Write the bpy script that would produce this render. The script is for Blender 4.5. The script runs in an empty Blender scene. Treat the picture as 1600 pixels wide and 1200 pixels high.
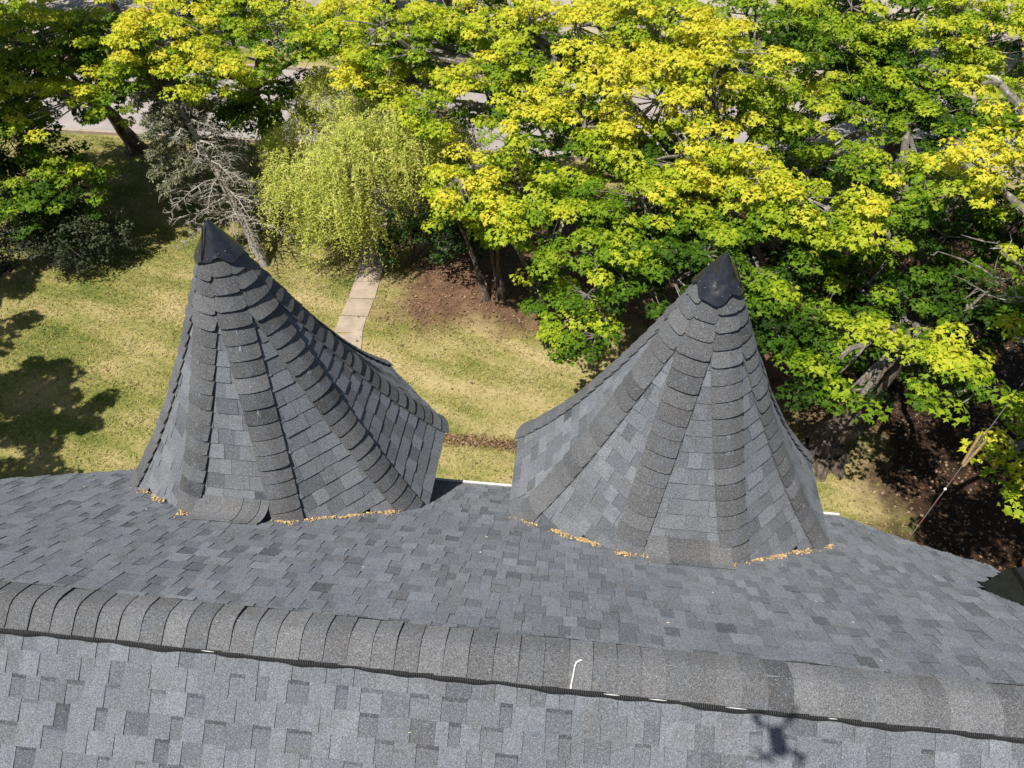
import bpy, math, random
import numpy as np
from mathutils import Vector, Matrix
R = math.radians
random.seed(7); rng = np.random.default_rng(7)
sc = bpy.context.scene
col = sc.collection

# ------------------------------------------------------------------ camera
CAM_H, PITCH, YAW = 13.2, R(46.0), R(6.1)
cd = bpy.data.cameras.new('camera'); cam = bpy.data.objects.new('camera', cd); col.objects.link(cam)
cam.location = (0, 0, CAM_H); cam.rotation_euler = (R(90) - PITCH, 0, YAW)
cd.sensor_width = 36.0; cd.lens = 36.0 * 1109 / 1600; cd.clip_start = 0.05; cd.clip_end = 900
sc.camera = cam
sc.render.resolution_x, sc.render.resolution_y = 1024, 768
# ------------------------------------------------------------------ light
SUN = Vector((0.28, 0.33, -0.90)).normalized()          # direction the light travels
EL = math.asin(-SUN.z); AZ = math.atan2(-SUN.x, -SUN.y)  # azimuth of the sun from +Y towards +X
w = bpy.data.worlds.new('World'); sc.world = w; w.use_nodes = True
nt = w.node_tree; sky = nt.nodes.new('ShaderNodeTexSky'); sky.sky_type = 'NISHITA'; sky.sun_disc = False
sky.sun_elevation = EL; sky.sun_rotation = AZ
nt.links.new(sky.outputs[0], nt.nodes['Background'].inputs[0]); nt.nodes['Background'].inputs[1].default_value = 0.055
sd = bpy.data.lights.new('sun', 'SUN'); sd.energy = 4.8; sd.angle = R(0.55); sd.color = (1.0, 0.955, 0.88)
so = bpy.data.objects.new('sun', sd); col.objects.link(so); so.rotation_euler = SUN.to_track_quat('-Z', 'Y').to_euler(); so.location = (-6, -6, 30)
vs = sc.view_settings; vs.view_transform = 'Standard'; vs.look = 'None'; vs.exposure = 0.42; vs.gamma = 1
sc.render.engine = 'CYCLES'

# ------------------------------------------------------------------ helpers
WL = {}
def reg(o, loc, parent):
    WL[o.name] = Vector(loc)
    if parent is not None:
        o.parent = parent; o.location = Vector(loc) - WL[parent.name]
    else: o.location = loc
    col.objects.link(o); return o
def tag(o, label=None, cat=None, group=None, kind=None):
    for k, v in (('label', label), ('category', cat), ('group', group), ('kind', kind)):
        if v: o[k] = v
    return o
def empty(name, loc): 
    o = bpy.data.objects.new(name, None); o.empty_display_size = .2; return reg(o, loc, None)
def mesh_np(name, V, F, attrs=None, mat=None, smooth=False, mats=None, midx=None):
    """V (N,3); F list of face arrays (each M x k); attrs: name -> per-face floats"""
    me = bpy.data.meshes.new(name); V = np.asarray(V, np.float32)
    if not isinstance(F, list): F = [F]
    F = [np.asarray(f, np.int32) for f in F if len(f)]
    me.vertices.add(len(V)); me.vertices.foreach_set('co', V.ravel())
    tot = sum(f.size for f in F); nf = sum(len(f) for f in F)
    me.loops.add(tot); me.loops.foreach_set('vertex_index', np.concatenate([f.ravel() for f in F]))
    sizes = np.concatenate([np.full(len(f), f.shape[1], np.int32) for f in F])
    starts = np.concatenate([[0], np.cumsum(sizes)[:-1]]).astype(np.int32)
    me.polygons.add(nf); me.polygons.foreach_set('loop_start', starts); me.polygons.foreach_set('loop_total', sizes)
    me.polygons.foreach_set('use_smooth', np.full(nf, bool(smooth)))
    for k, v in (attrs or {}).items():
        a = me.attributes.new(k, 'FLOAT', 'FACE'); a.data.foreach_set('value', np.asarray(v, np.float32))
    if mat: me.materials.append(mat)
    if midx is not None: me.polygons.foreach_set('material_index', np.asarray(midx, np.int32))
    me.update(calc_edges=True); return me
def put(name, V, F, mat, parent=None, loc=None, attrs=None, smooth=False):
    V = np.asarray(V, float)
    if loc is None: loc = (V.min(0) + V.max(0)) / 2
    me = mesh_np(name, V - np.asarray(loc), F, attrs, mat, smooth)
    return reg(bpy.data.objects.new(name, me), loc, parent)
class MB:
    def __init__(s): s.V = []; s.Q = []; s.T = []; s.n = 0; s.aq = []; s.at = []
    def add(s, V, Q=(), T=(), aq=None, at=None):
        V = np.asarray(V, float)
        if len(Q): s.Q.append(np.asarray(Q) + s.n); s.aq.append(np.full(len(Q), 0.) if aq is None else np.broadcast_to(aq, len(Q)))
        if len(T): s.T.append(np.asarray(T) + s.n); s.at.append(np.full(len(T), 0.) if at is None else np.broadcast_to(at, len(T)))
        s.V.append(V); s.n += len(V)
    def box(s, lo, hi, M=None, a=0.):
        x0, y0, z0 = lo; x1, y1, z1 = hi
        V = np.array([(x0,y0,z0),(x1,y0,z0),(x1,y1,z0),(x0,y1,z0),(x0,y0,z1),(x1,y0,z1),(x1,y1,z1),(x0,y1,z1)], float)
        if M is not None: V = V @ np.array(M.to_3x3()).T + np.array(M.translation)
        s.add(V, [(0,3,2,1),(4,5,6,7),(0,1,5,4),(1,2,6,5),(2,3,7,6),(3,0,4,7)], aq=a)
    def tube(s, P, rad, k=6, cap=True, a=0.):
        P = np.asarray(P, float); n = len(P); rad = np.broadcast_to(rad, n)
        T = np.gradient(P, axis=0); T /= np.linalg.norm(T, axis=1)[:, None] + 1e-9
        ref = np.array([0, 0, 1.]) if abs(T[0, 2]) < .9 else np.array([1., 0, 0])
        A = np.cross(T, ref); A /= np.linalg.norm(A, axis=1)[:, None] + 1e-9; B = np.cross(T, A)
        th = np.arange(k) * 2 * np.pi / k
        V = P[:, None] + rad[:, None, None] * (A[:, None] * np.cos(th)[None, :, None] + B[:, None] * np.sin(th)[None, :, None])
        i = np.arange(n - 1)[:, None] * k; j = np.arange(k)[None]; j2 = (j + 1) % k
        Q = np.stack([i + j, i + k + j, i + k + j2, i + j2], -1).reshape(-1, 4)
        s.add(V.reshape(-1, 3), Q, aq=a)
        if cap and k == 4 or cap and k == 6 or cap and k == 8:
            for b in (0, n - 1): s.add(V[b], T=[(0, q, q + 1) for q in range(1, k - 1)], at=a)
    def build(s, name, mat, parent=None, loc=None, attr=None, smooth=False):
        V = np.concatenate(s.V); F = []; A = []
        if s.Q: F.append(np.concatenate(s.Q)); A.append(np.concatenate(s.aq))
        if s.T: F.append(np.concatenate(s.T)); A.append(np.concatenate(s.at))
        return put(name, V, F, mat, parent, loc, {attr: np.concatenate(A)} if attr else None, smooth)

# ------------------------------------------------------------------ materials
class NB:
    def __init__(s, name):
        s.m = bpy.data.materials.new(name); s.m.use_nodes = True; s.t = s.m.node_tree; s.N = s.t.nodes; s.L = s.t.links
        s.b = s.N['Principled BSDF']; s.out = s.N['Material Output']
        s.b.inputs['Specular IOR Level'].default_value = .25
    def n(s, typ, **kw):
        x = s.N.new(typ)
        for k, v in kw.items(): setattr(x, k, v)
        return x
    def link(s, a, b): s.L.new(a, b)
    def val(s, x, v):
        if hasattr(v, 'links') or hasattr(v, 'is_linked'): s.L.new(v, x)
        else: x.default_value = v
    def math(s, op, a, b=0., c=None, clamp=False):
        x = s.n('ShaderNodeMath', operation=op); x.use_clamp = clamp; s.val(x.inputs[0], a); s.val(x.inputs[1], b)
        if c is not None: s.val(x.inputs[2], c)
        return x.outputs[0]
    def noise(s, scale, detail=3., rough=.55, vec=None, dim='3D'):
        x = s.n('ShaderNodeTexNoise'); x.inputs['Scale'].default_value = scale; x.inputs['Detail'].default_value = detail; x.inputs['Roughness'].default_value = rough
        s.L.new(vec if vec is not None else s.pos(), x.inputs['Vector']); return x.outputs['Fac']
    def pos(s):
        if not hasattr(s, '_p'): s._p = s.n('ShaderNodeNewGeometry').outputs['Position']
        return s._p
    def obj(s): return s.n('ShaderNodeTexCoord').outputs['Object']
    def attr(s, name): return s.n('ShaderNodeAttribute', attribute_name=name).outputs['Fac']
    def mapr(s, v, a, b, c=0., d=1.):
        x = s.n('ShaderNodeMapRange'); s.val(x.inputs[0], v)
        for i, q in enumerate((a, b, c, d)): s.val(x.inputs[1 + i], q)
        return x.outputs[0]
    def ramp(s, v, stops):
        x = s.n('ShaderNodeValToRGB'); s.val(x.inputs[0], v); e = x.color_ramp.elements
        while len(e) < len(stops): e.new(.5)
        for q, (p, c) in zip(e, stops): q.position = p; q.color = (*c, 1)
        return x.outputs[0]
    def mix(s, f, a, b, mode='MIX'):
        x = s.n('ShaderNodeMix', data_type='RGBA', blend_type=mode); s.val(x.inputs[0], f)
        for i, c in ((6, a), (7, b)):
            if isinstance(c, tuple): x.inputs[i].default_value = (*c, 1)
            else: s.L.new(c, x.inputs[i])
        return x.outputs[2]
    def bump(s, h, strength, dist):
        x = s.n('ShaderNodeBump'); x.inputs['Strength'].default_value = strength; x.inputs['Distance'].default_value = dist
        s.L.new(h, x.inputs['Height']); s.L.new(x.outputs[0], s.b.inputs['Normal'])
    def done(s, c=None, rough=None, metal=None):
        if c is not None:
            if isinstance(c, tuple): s.b.inputs['Base Color'].default_value = (*c, 1)
            else: s.L.new(c, s.b.inputs['Base Color'])
        if rough is not None: s.val(s.b.inputs['Roughness'], rough)
        if metal is not None: s.b.inputs['Metallic'].default_value = metal
        return s.m
def plain(name, c, rough=.7, metal=0., var=.25, scale=14., bump=0.):
    n = NB(name); k = n.noise(scale, 4)
    cc = n.mix(n.mapr(k, .3, .7), tuple(x * (1 - var) for x in c), tuple(min(1, x * (1 + var)) for x in c))
    if bump: n.bump(k, bump, .01)
    return n.done(cc, rough, metal)

def shingle_mat(name, lo, hi, grain=1.):
    n = NB(name); t = n.attr('tint')
    base = n.ramp(t, [(0., lo), (.5, tuple((a + b) / 2 for a, b in zip(lo, hi))), (1., hi)])
    # blend hue patches: slightly blue and slightly brown granule mixes
    hue = n.noise(5.5, 2.)
    base = n.mix(n.mapr(hue, .54, .7, 0, .35), base, (.115, .135, .17)); base = n.mix(n.mapr(hue, .46, .3, 0, .28), base, (.125, .108, .10))
    wear = n.noise(1.1, 4.); base = n.mix(n.mapr(wear, .35, .7, 0., .35), base, n.mix(1., base, (.74, .74, .75), 'MULTIPLY'))
    v = n.n('ShaderNodeTexVoronoi'); v.inputs['Scale'].default_value = 240.; n.link(n.pos(), v.inputs['Vector'])
    g = n.n('ShaderNodeSeparateColor'); n.link(v.outputs['Color'], g.inputs[0])
    gr = n.mapr(g.outputs[0], 0, 1, 1 - .46 * grain, 1 + .42 * grain)
    spk = n.math('GREATER_THAN', g.outputs[1], .955)
    gm = n.n('ShaderNodeCombineColor'); [n.link(gr, gm.inputs[i]) for i in range(3)]
    c = n.mix(1., base, gm.outputs[0], 'MULTIPLY'); c = n.mix(n.math('MULTIPLY', spk, .45), c, (.42, .42, .42))
    n.bump(g.outputs[0], .35, .003)
    n.b.inputs['Diffuse Roughness'].default_value = .25; return n.done(c, .93)
M = {}
M['shingle'] = shingle_mat('shingle_granules', (.060, .066, .076), (.214, .230, .258))
M['tshingle'] = shingle_mat('turret_shingle_granules', (.062, .068, .077), (.225, .241, .266))
M['cap'] = shingle_mat('cap_granules', (.055, .057, .061), (.20, .204, .212), 1.1)
M['deck'] = plain('dark_underlay', (.02, .02, .022), .9)
M['white'] = plain('white_trim', (.58, .57, .56), .5, var=.08)
M['vent'] = None
n = NB('black_vent_plastic'); wv = n.n('ShaderNodeTexWave'); wv.inputs['Scale'].default_value = 30.; wv.inputs['Distortion'].default_value = 3.; wv.bands_direction = 'X'; n.link(n.pos(), wv.inputs['Vector'])
n.bump(wv.outputs['Fac'], 1., .01); M['vent'] = n.done(n.mix(wv.outputs['Fac'], (.008, .008, .009), (.09, .09, .095)), .5)
n = NB('black_sheet_metal'); dn = n.noise(9, 3, .5, n.obj()); n.bump(dn, .35, .03)
M['metal'] = n.done(n.mix(n.mapr(n.noise(24, 4), .4, .75), (.014, .015, .018), (.028, .029, .034)), n.mapr(n.noise(15, 3), .3, .7, .16, .34)); n.b.inputs['Specular IOR Level'].default_value = .9
M['rivet'] = plain('dull_rivet', (.22, .22, .23), .35, .8)
M['siding'] = plain('cream_siding', (.55, .52, .46), .7, var=.06)
M['caulk'] = plain('white_caulk', (.75, .74, .72), .6, var=.05)
M['blossom'] = plain('dry_tan_blossom', (.47, .32, .15), .9, var=.6, scale=60)
M['petal'] = plain('pale_petals', (.62, .56, .42), .8, var=.3)
M['olive'] = plain('dark_olive_metal', (.012, .013, .009), .45, var=.3)
M['blackroof'] = plain('black_membrane', (.010, .010, .013), .55, var=.3)
M['drone'] = plain('grey_drone_plastic', (.25, .25, .26), .5, var=.05)
M['cable'] = plain('weathered_cable', (.10, .09, .085), .6)
M['red'] = plain('faded_red_tape', (.12, .025, .03), .6)
M['wood'] = plain('tan_wood', (.24, .16, .065), .7, var=.3, scale=30)
M['terracotta'] = plain('terracotta', (.42, .13, .05), .8)

def soil_nodes(n):
    """mask of bare soil: under the small maple and big maple, and the shaded yard beside the house"""
    s = n.n('ShaderNodeSeparateXYZ'); n.link(n.pos(), s.inputs[0]); x, y = s.outputs[0], s.outputs[1]
    nz = n.math('MULTIPLY', n.math('SUBTRACT', n.noise(.9, 4, .6), .5), 3.2)
    a = n.math('MINIMUM', n.math('ADD', x, 5.4), n.math('SUBTRACT', y, 14.6)); a = n.math('MINIMUM', a, n.math('SUBTRACT', 22., y))
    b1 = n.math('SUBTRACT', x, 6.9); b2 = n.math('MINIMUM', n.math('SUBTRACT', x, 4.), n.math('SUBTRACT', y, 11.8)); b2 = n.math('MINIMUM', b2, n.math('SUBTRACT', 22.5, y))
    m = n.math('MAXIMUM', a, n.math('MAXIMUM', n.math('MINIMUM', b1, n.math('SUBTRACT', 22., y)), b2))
    # narrow leaf-strewn bed edge in the lawn
    strip = n.math('SUBTRACT', .15, n.math('ABSOLUTE', n.math('ADD', n.math('SUBTRACT', y, 10.62), n.math('MULTIPLY', x, .02))))
    strip = n.math('MINIMUM', strip, n.math('MINIMUM', n.math('ADD', x, 3.6), n.math('SUBTRACT', .4, x)))
    m2 = n.mapr(n.math('ADD', strip, n.math('MULTIPLY', nz, .12)), -.12, .16)
    m1 = n.mapr(n.math('ADD', m, nz), -.5, .9)
    return n.math('MAXIMUM', m1, m2), x, y
def lawn_color(n):
    soil, x, y = soil_nodes(n)
    c = n.n('ShaderNodeCombineXYZ'); n.link(n.math('MULTIPLY', x, .28), c.inputs[0])
    n.link(n.math('ADD', n.math('MULTIPLY', y, 1.0), n.math('MULTIPLY', x, .28)), c.inputs[1])
    band = n.noise(1.15, 3, .55, c.outputs[0]); patch = n.noise(.55, 5, .6); fine = n.math('ADD', n.math('MULTIPLY', n.noise(9, 4, .65), .55), n.math('MULTIPLY', n.noise(34, 3, .7), .45))
    g = n.math('ADD', n.math('MULTIPLY', band, .55), n.math('ADD', n.math('MULTIPLY', patch, .35), n.math('MULTIPLY', fine, .62)))
    gx = n.mapr(x, -14., -1., -.035, .03)  # greener lawn towards the shrubs, drier by the path
    gc = n.ramp(n.math('ADD', n.math('SUBTRACT', g, .21), gx), [(.36, (.085, .125, .022)), (.47, (.19, .195, .045)), (.56, (.31, .27, .10)), (.70, (.47, .37, .19))])
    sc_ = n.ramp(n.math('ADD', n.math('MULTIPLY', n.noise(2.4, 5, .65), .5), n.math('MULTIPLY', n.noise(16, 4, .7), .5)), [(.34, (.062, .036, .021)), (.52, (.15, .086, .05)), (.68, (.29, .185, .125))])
    dk = n.mapr(x, 5.5, 7.5, 0., .92); sc_ = n.mix(dk, sc_, n.mix(1., sc_, (.22, .20, .19), 'MULTIPLY'))  # dark mulch at the right, deepened further to paint in the tree shade
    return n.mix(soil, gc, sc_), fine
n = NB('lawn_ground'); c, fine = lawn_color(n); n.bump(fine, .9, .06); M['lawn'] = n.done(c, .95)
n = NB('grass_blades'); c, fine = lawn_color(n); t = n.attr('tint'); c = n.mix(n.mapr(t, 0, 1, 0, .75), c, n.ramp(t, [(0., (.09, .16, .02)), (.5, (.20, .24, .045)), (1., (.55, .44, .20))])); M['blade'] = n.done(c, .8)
n = NB('concrete_slab'); k = n.noise(3, 5, .65); k2 = n.noise(40, 3)
c = n.mix(n.mapr(k, .3, .7), (.30, .24, .18), (.45, .37, .29)); c = n.mix(n.mapr(k2, .4, .8, 0, .4), c, (.22, .18, .14)); n.bump(k2, .3, .01); M['slab'] = n.done(c, .92)
n = NB('pale_asphalt'); k = n.noise(1.3, 5); k2 = n.noise(60, 2); c = n.mix(n.mapr(k, .3, .7), (.30, .27, .26), (.40, .355, .335)); c = n.mix(n.mapr(k2, .4, .7, 0, .35), c, (.2, .18, .18)); M['road'] = n.done(c, .9)
n = NB('pale_gravel'); k = n.noise(1.1, 6, .7); c = n.ramp(k, [(.3, (.20, .19, .12)), (.5, (.38, .33, .27)), (.7, (.46, .41, .36))]); M['gravel'] = n.done(c, .95)

def leaf_mat(name, stops, trans=.42, rough=.6):
    n = NB(name); t = n.attr('tint'); c = n.ramp(t, stops)
    v = n.noise(14, 2); c = n.mix(n.mapr(v, .3, .7, 0, .25), c, n.mix(1., c, (.72, .78, .6), 'MULTIPLY'))
    n.done(c, rough); tr = n.n('ShaderNodeBsdfTranslucent'); n.link(n.mix(1., c, (1.0, 1.0, .55), 'MULTIPLY'), tr.inputs[0])
    mx = n.n('ShaderNodeMixShader'); mx.inputs[0].default_value = trans
    n.link(n.b.outputs[0], mx.inputs[1]); n.link(tr.outputs[0], mx.inputs[2]); n.link(mx.outputs[0], n.out.inputs[0]); return n.m
M['maple'] = leaf_mat('maple_leaves', [(0., (.022, .055, .005)), (.28, (.075, .165, .007)), (.46, (.21, .34, .014)), (.64, (.46, .54, .03)), (.84, (.70, .67, .055)), (1., (.80, .63, .06))])
M['willow'] = leaf_mat('willow_leaves', [(0., (.28, .36, .05)), (.5, (.54, .58, .11)), (1., (.78, .72, .24))], .3)
M['darkleaf'] = leaf_mat('dark_glossy_leaves', [(0., (.012, .035, .008)), (.5, (.03, .075, .012)), (1., (.07, .14, .02))], .2, .45)
M['needle'] = leaf_mat('grey_green_needles', [(0., (.10, .12, .065)), (.5, (.22, .23, .14)), (1., (.38, .37, .25))], .15)
M['oliveleaf'] = leaf_mat('dark_olive_leaves', [(0., (.02, .028, .012)), (.5, (.05, .062, .028)), (1., (.10, .11, .055))], .15)
M['litter'] = leaf_mat('dry_leaf_litter', [(0., (.10, .055, .03)), (.5, (.20, .12, .07)), (1., (.36, .25, .16))], .05)
def bark_mat(name, a, b, pale):
    n = NB(name); k = n.noise(7, 5, .65); z = n.n('ShaderNodeSeparateXYZ'); n.link(n.pos(), z.inputs[0])
    cv = n.n('ShaderNodeCombineXYZ'); [n.link(n.math('MULTIPLY', z.outputs[i], (13, 13, 2.2)[i]), cv.inputs[i]) for i in range(3)]
    st = n.noise(1., 4, .6, cv.outputs[0]); c = n.mix(n.mapr(st, .35, .65), a, b); c = n.mix(n.mapr(n.noise(2.3, 4, .6), .56, .68, 0, .8), c, pale)
    n.bump(st, .9, .04); return n.done(c, .95)
M['bark'] = bark_mat('grey_brown_bark', (.045, .034, .026), (.15, .12, .095), (.30, .25, .20))
M['palebark'] = bark_mat('pale_lichen_bark', (.20, .18, .15), (.42, .39, .34), (.58, .55, .50))

M['branchbark'] = bark_mat('grey_branch_bark', (.09, .08, .065), (.26, .235, .20), (.50, .47, .42))
# ------------------------------------------------------------------ setting: ground, road, path
def sheet(name, x0, x1, y0, y1, z, mat, nx=2, ny=2, und=0.):
    xs = np.linspace(x0, x1, nx); ys = np.linspace(y0, y1, ny); X, Y = np.meshgrid(xs, ys)
    Z = np.full_like(X, z)
    if und: Z += und * (np.sin(X * .5 + 1) * np.cos(Y * .41) + .5 * np.sin(X * 1.3 + Y * .9))
    V = np.stack([X, Y, Z], -1).reshape(-1, 3); i = np.arange(ny - 1)[:, None] * nx + np.arange(nx - 1)[None]
    Q = np.stack([i, i + 1, i + nx + 1, i + nx], -1).reshape(-1, 4)
    return put(name, V, Q, mat, None, (0, 0, 0))
tag(sheet('lawn', -320, 320, -320, 420, 0, M['lawn']), kind='structure')
tag(sheet('road', -160, 160, 24.6, 31.2, .006, M['road']), kind='structure')
tag(sheet('gravel_lot', -160, 160, 33.4, 70, .006, M['gravel']), kind='structure')
for y0 in (24.44, 31.2):
    b = MB(); b.box((-160, y0, -.05), (160, y0 + .16, .12)); tag(b.build('kerb', M['slab']), kind='structure')
# path of concrete slabs
def path_pt(t): # t metres from the near end
    P = np.array([(-5.75, 12.6), (-6.1, 14.3), (-6.1, 15.85), (-6.2, 17.3), (-6.5, 19.3), (-6.9, 21.6), (-7.2, 24.4)]); L = np.concatenate([[0], np.cumsum(np.linalg.norm(np.diff(P, axis=0), axis=1))])
    return np.array([np.interp(t, L, P[:, 0]), np.interp(t, L, P[:, 1])]), L[-1]
TL = path_pt(0)[1]
b = MB(); b.box((-6.6, 12.6, -.06), (-5.3, 12.7, .001)); 
path = tag(b.build('path', M['slab'], None, (-6.1, 16, 0)), kind='structure')
t = 0; 
while t < TL - .2:
    L = random.uniform(.72, .86); p, _ = path_pt(t + L / 2); q0, _ = path_pt(t); q1, _ = path_pt(t + L)
    d = (q1 - q0) / np.linalg.norm(q1 - q0); a = math.atan2(-d[0], d[1]) + random.uniform(-.02, .02)
    Mx = Matrix.Translation((p[0], p[1], 0)) @ Matrix.Rotation(a, 4, 'Z') @ Matrix.Rotation(random.uniform(-.012, .012), 4, 'X')
    b = MB(); b.box((-.38, -L / 2 + .014, -.05), (.38, L / 2 - .014, .03 + random.uniform(-.008, .01)), Mx); b.build('slab', M['slab'], path)
    t += L

# ------------------------------------------------------------------ house: roof slopes
RY, RZ, SL = 1.76, 9.07, .84                  # ridge line (runs along x) and roof slope
TH = math.atan(SL); CT, ST = math.cos(TH), math.sin(TH)
def roofz(y): return RZ - SL * abs(y - RY)
EXPO = .143
house = tag(empty('house', (0, 1.76, 0)), 'house with dark grey shingled roof and two pointed turrets', 'house')
FAR = [(-6.6, RY), (4.45, RY), (3.68, 2.99), (3.47, 3.33), (3.90, 3.62), (3.97, 3.72), (3.90, 3.80), (3.53, 4.14), (3.16, 4.72), (-3.85, 4.72), (-4.56, 4.25), (-5.49, 3.64), (-6.6, 2.92)]
def inside(x, y, poly):
    r = False; n = len(poly)
    for i in range(n):
        (x0, y0), (x1, y1) = poly[i], poly[i - 1]
        if (y0 > y) != (y1 > y) and x < (x1 - x0) * (y - y0) / (y1 - y0) + x0: r = not r
    return r
NEAR = [(-6.6, RY), (4.45, RY), (4.45, -1.5), (-6.6, -1.5)]
def deck(name, poly):
    n = len(poly); V = []
    for dz in (-.004, -.12):
        for x, y in poly: V.append((x, y, roofz(y) + dz))
    me_f = [np.array([list(range(n))]), np.array([list(range(2 * n - 1, n - 1, -1))]), np.array([(i, (i + 1) % n, n + (i + 1) % n, n + i) for i in range(n)])]
    return put(name, V, me_f, M['deck'], house)
far_deck = deck('roof_slope', FAR); near_deck = deck('roof_slope', NEAR)
def tab_geo(wd, h, e, band, top=.0015, tint=.5):
    """one shingle tab, x along the course, y down the slope, z out; returns V, Q, per-face tint"""
    g = .0012
    V = [(g, -.03, top), (wd - g, -.03, top), (wd - g, e, h), (g, e, h), (g, -.03, -.003), (wd - g, -.03, -.003), (wd - g, e, -.003), (g, e, -.003)]
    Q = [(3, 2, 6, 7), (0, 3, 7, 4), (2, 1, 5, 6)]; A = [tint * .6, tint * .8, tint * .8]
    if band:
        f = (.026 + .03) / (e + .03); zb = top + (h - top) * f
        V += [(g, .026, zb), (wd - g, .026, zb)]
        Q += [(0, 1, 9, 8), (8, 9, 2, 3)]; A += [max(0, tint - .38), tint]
        Q = [tuple(reversed(q)) if i >= 3 else q for i, q in enumerate(Q)]
    else: Q += [(3, 2, 1, 0)]; A += [tint]
    return np.array(V, float), [np.array(Q)], A
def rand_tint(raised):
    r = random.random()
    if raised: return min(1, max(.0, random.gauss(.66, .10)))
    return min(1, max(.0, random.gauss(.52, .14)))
def basis(side):
    # side +1 far slope (down-slope = +y), -1 near slope; mesh x,y,z -> world
    ex = Vector((1, 0, 0)); ey = Vector((0, side * CT, -ST)); ez = Vector((0, side * ST, CT))
    return ex, ey, ez
CACHE = {}
def lay_slope(side, poly, dk, smax, n_single, xvis):
    ex, ey, ez = basis(side); field = MB(); singles = 0
    k = 0; s0 = .0
    while s0 < smax:
        e = EXPO; y_mid = RY + side * CT * (s0 + e * .6)
        x = -6.6 + random.uniform(-.2, 0); raised = True
        while x < 4.5:
            wd = random.choice((.08, .10, .12, .14, .17, .20)) if raised else random.choice((.07, .09, .11, .13, .15))
            ins = [inside(x + wd * q, yy, poly) for q in (.02, .98) for yy in (RY + side * CT * (s0 + .01), RY + side * CT * (s0 + e))]
            if side > 0 and any(ins) and not all(ins):     # tab cut along the roof edge
                tint = rand_tint(raised); h = .0115 if raised else .0055; q = x; st_ = .02
                while q < x + wd:
                    le = 0
                    for f_ in np.linspace(.15, 1, 12):
                        if inside(q + st_ / 2, RY + CT * (s0 + e * f_), poly): le = f_
                    if le > .2:
                        V, F, A = tab_geo(st_ + .0024, h * le, e * le, False, tint=tint); P = Vector((q - .0012, RY, RZ)) + ey * s0
                        V = np.array(P) + V[:, :1] * np.array(ex) + V[:, 1:2] * np.array(ey) + V[:, 2:] * np.array(ez); field.add(V, F[0], aq=A)
                    q += st_
            elif all(ins):
                tint = rand_tint(raised); h = .0115 if raised else .0055; band = (not raised) and random.random() < (.6 if side < 0 else .3)
                P = Vector((x, RY, RZ)) + ey * (s0 + random.uniform(-.002, .0025))
                one = singles < n_single and xvis[0] + .0 < x < xvis[1]
                if one:
                    key = (side, wd, raised, band, round(tint * 7))
                    if key not in CACHE:
                        V, F, A = tab_geo(wd, h, e, band, tint=round(tint * 7) / 7)
                        if side < 0: V = V * np.array([1, 1, 1])
                        CACHE[key] = mesh_np('shingle', V, F if side > 0 else F, {'tint': A}, M['shingle'])
                    o = bpy.data.objects.new('shingle', CACHE[key]); reg(o, P, dk)
                    mt = Matrix((ex, ey, ez)).transposed(); 
                    o.rotation_euler = mt.to_euler() if mt.determinant() > 0 else (0, 0, 0)
                    if mt.determinant() < 0:      # near slope: mirror-free basis, turn the tab half round
                        mt = Matrix((-ex, ey, ez)).transposed(); o.rotation_euler = mt.to_euler(); o.location = o.location + ex * wd
                    singles += 1
                else:
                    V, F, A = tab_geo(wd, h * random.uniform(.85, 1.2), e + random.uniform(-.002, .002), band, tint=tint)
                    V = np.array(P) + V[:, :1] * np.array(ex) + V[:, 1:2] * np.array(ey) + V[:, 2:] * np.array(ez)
                    field.add(V, F[0], aq=A)
            x += wd; raised = not raised
        s0 += EXPO; k += 1
    o = field.build('shingle_courses', M['shingle'], dk, attr='tint'); tag(o, kind='stuff'); return singles
s1 = lay_slope(-1, NEAR, near_deck, 4.2, 250, (-2.9, 2.75))
s2 = lay_slope(1, FAR, far_deck, (4.72 - RY) / CT + .03, 300 - s1, (-3.4, 2.7))

# ridge: vent strip and bent caps
def bent_cap(Pa, Pb, dl, dr, nrm, hw0, hw1, rho, lift0, lift1, thick=.006, chamfer=.025, k=9, jit=0.):
    """a cap shingle bent over an edge running Pa (tucked end) -> Pb (exposed butt); dl, dr: unit directions down the two sides"""
    Pa, Pb, dl, dr, nrm = (np.asarray(v, float) for v in (Pa, Pb, dl, dr, nrm))
    rows = []
    ax = (Pb - Pa) / np.linalg.norm(Pb - Pa)
    for f in (0., .5, 1.):
        hw = hw0 + (hw1 - hw0) * f; lift = lift0 + (lift1 - lift0) * f
        wv = np.linspace(-1, 1, k); pts = []
        for q in wv:
            u = q * hw; sl, sr = (-u + math.sqrt(u * u + rho * rho)) / 2, (u + math.sqrt(u * u + rho * rho)) / 2
            p = Pa + (Pb - Pa) * f + dl * sl + dr * sr + nrm * lift
            if abs(q) == 1 and f == 1: p = p - ax * chamfer
            if f == 1: p = p + nrm * jit * (q * .5 + .5)
            pts.append(p)
        rows.append(pts)
    top = np.array(rows).reshape(-1, 3); bot = top - nrm * thick
    V = np.concatenate([top, bot]); n = 3 * k; Q = []
    for r in range(2):
        for i in range(k - 1):
            a = r * k + i; Q += [(a, a + k, a + k + 1, a + 1), (n + a, n + a + 1, n + a + k + 1, n + a + k)]
    for i in range(k - 1):
        a = 2 * k + i; Q.append((a, n + a, n + a + 1, a + 1))
    for r in range(2):
        a = r * k; Q.append((a, n + a, n + a + k, a + k)); a = r * k + k - 1; Q.append((a, a + k, n + a + k, n + a))
    return V, np.array(Q)
dl = np.array([0, -CT, -ST]); dr = np.array([0, CT, -ST]); up = np.array([0, 0, 1.])
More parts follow.
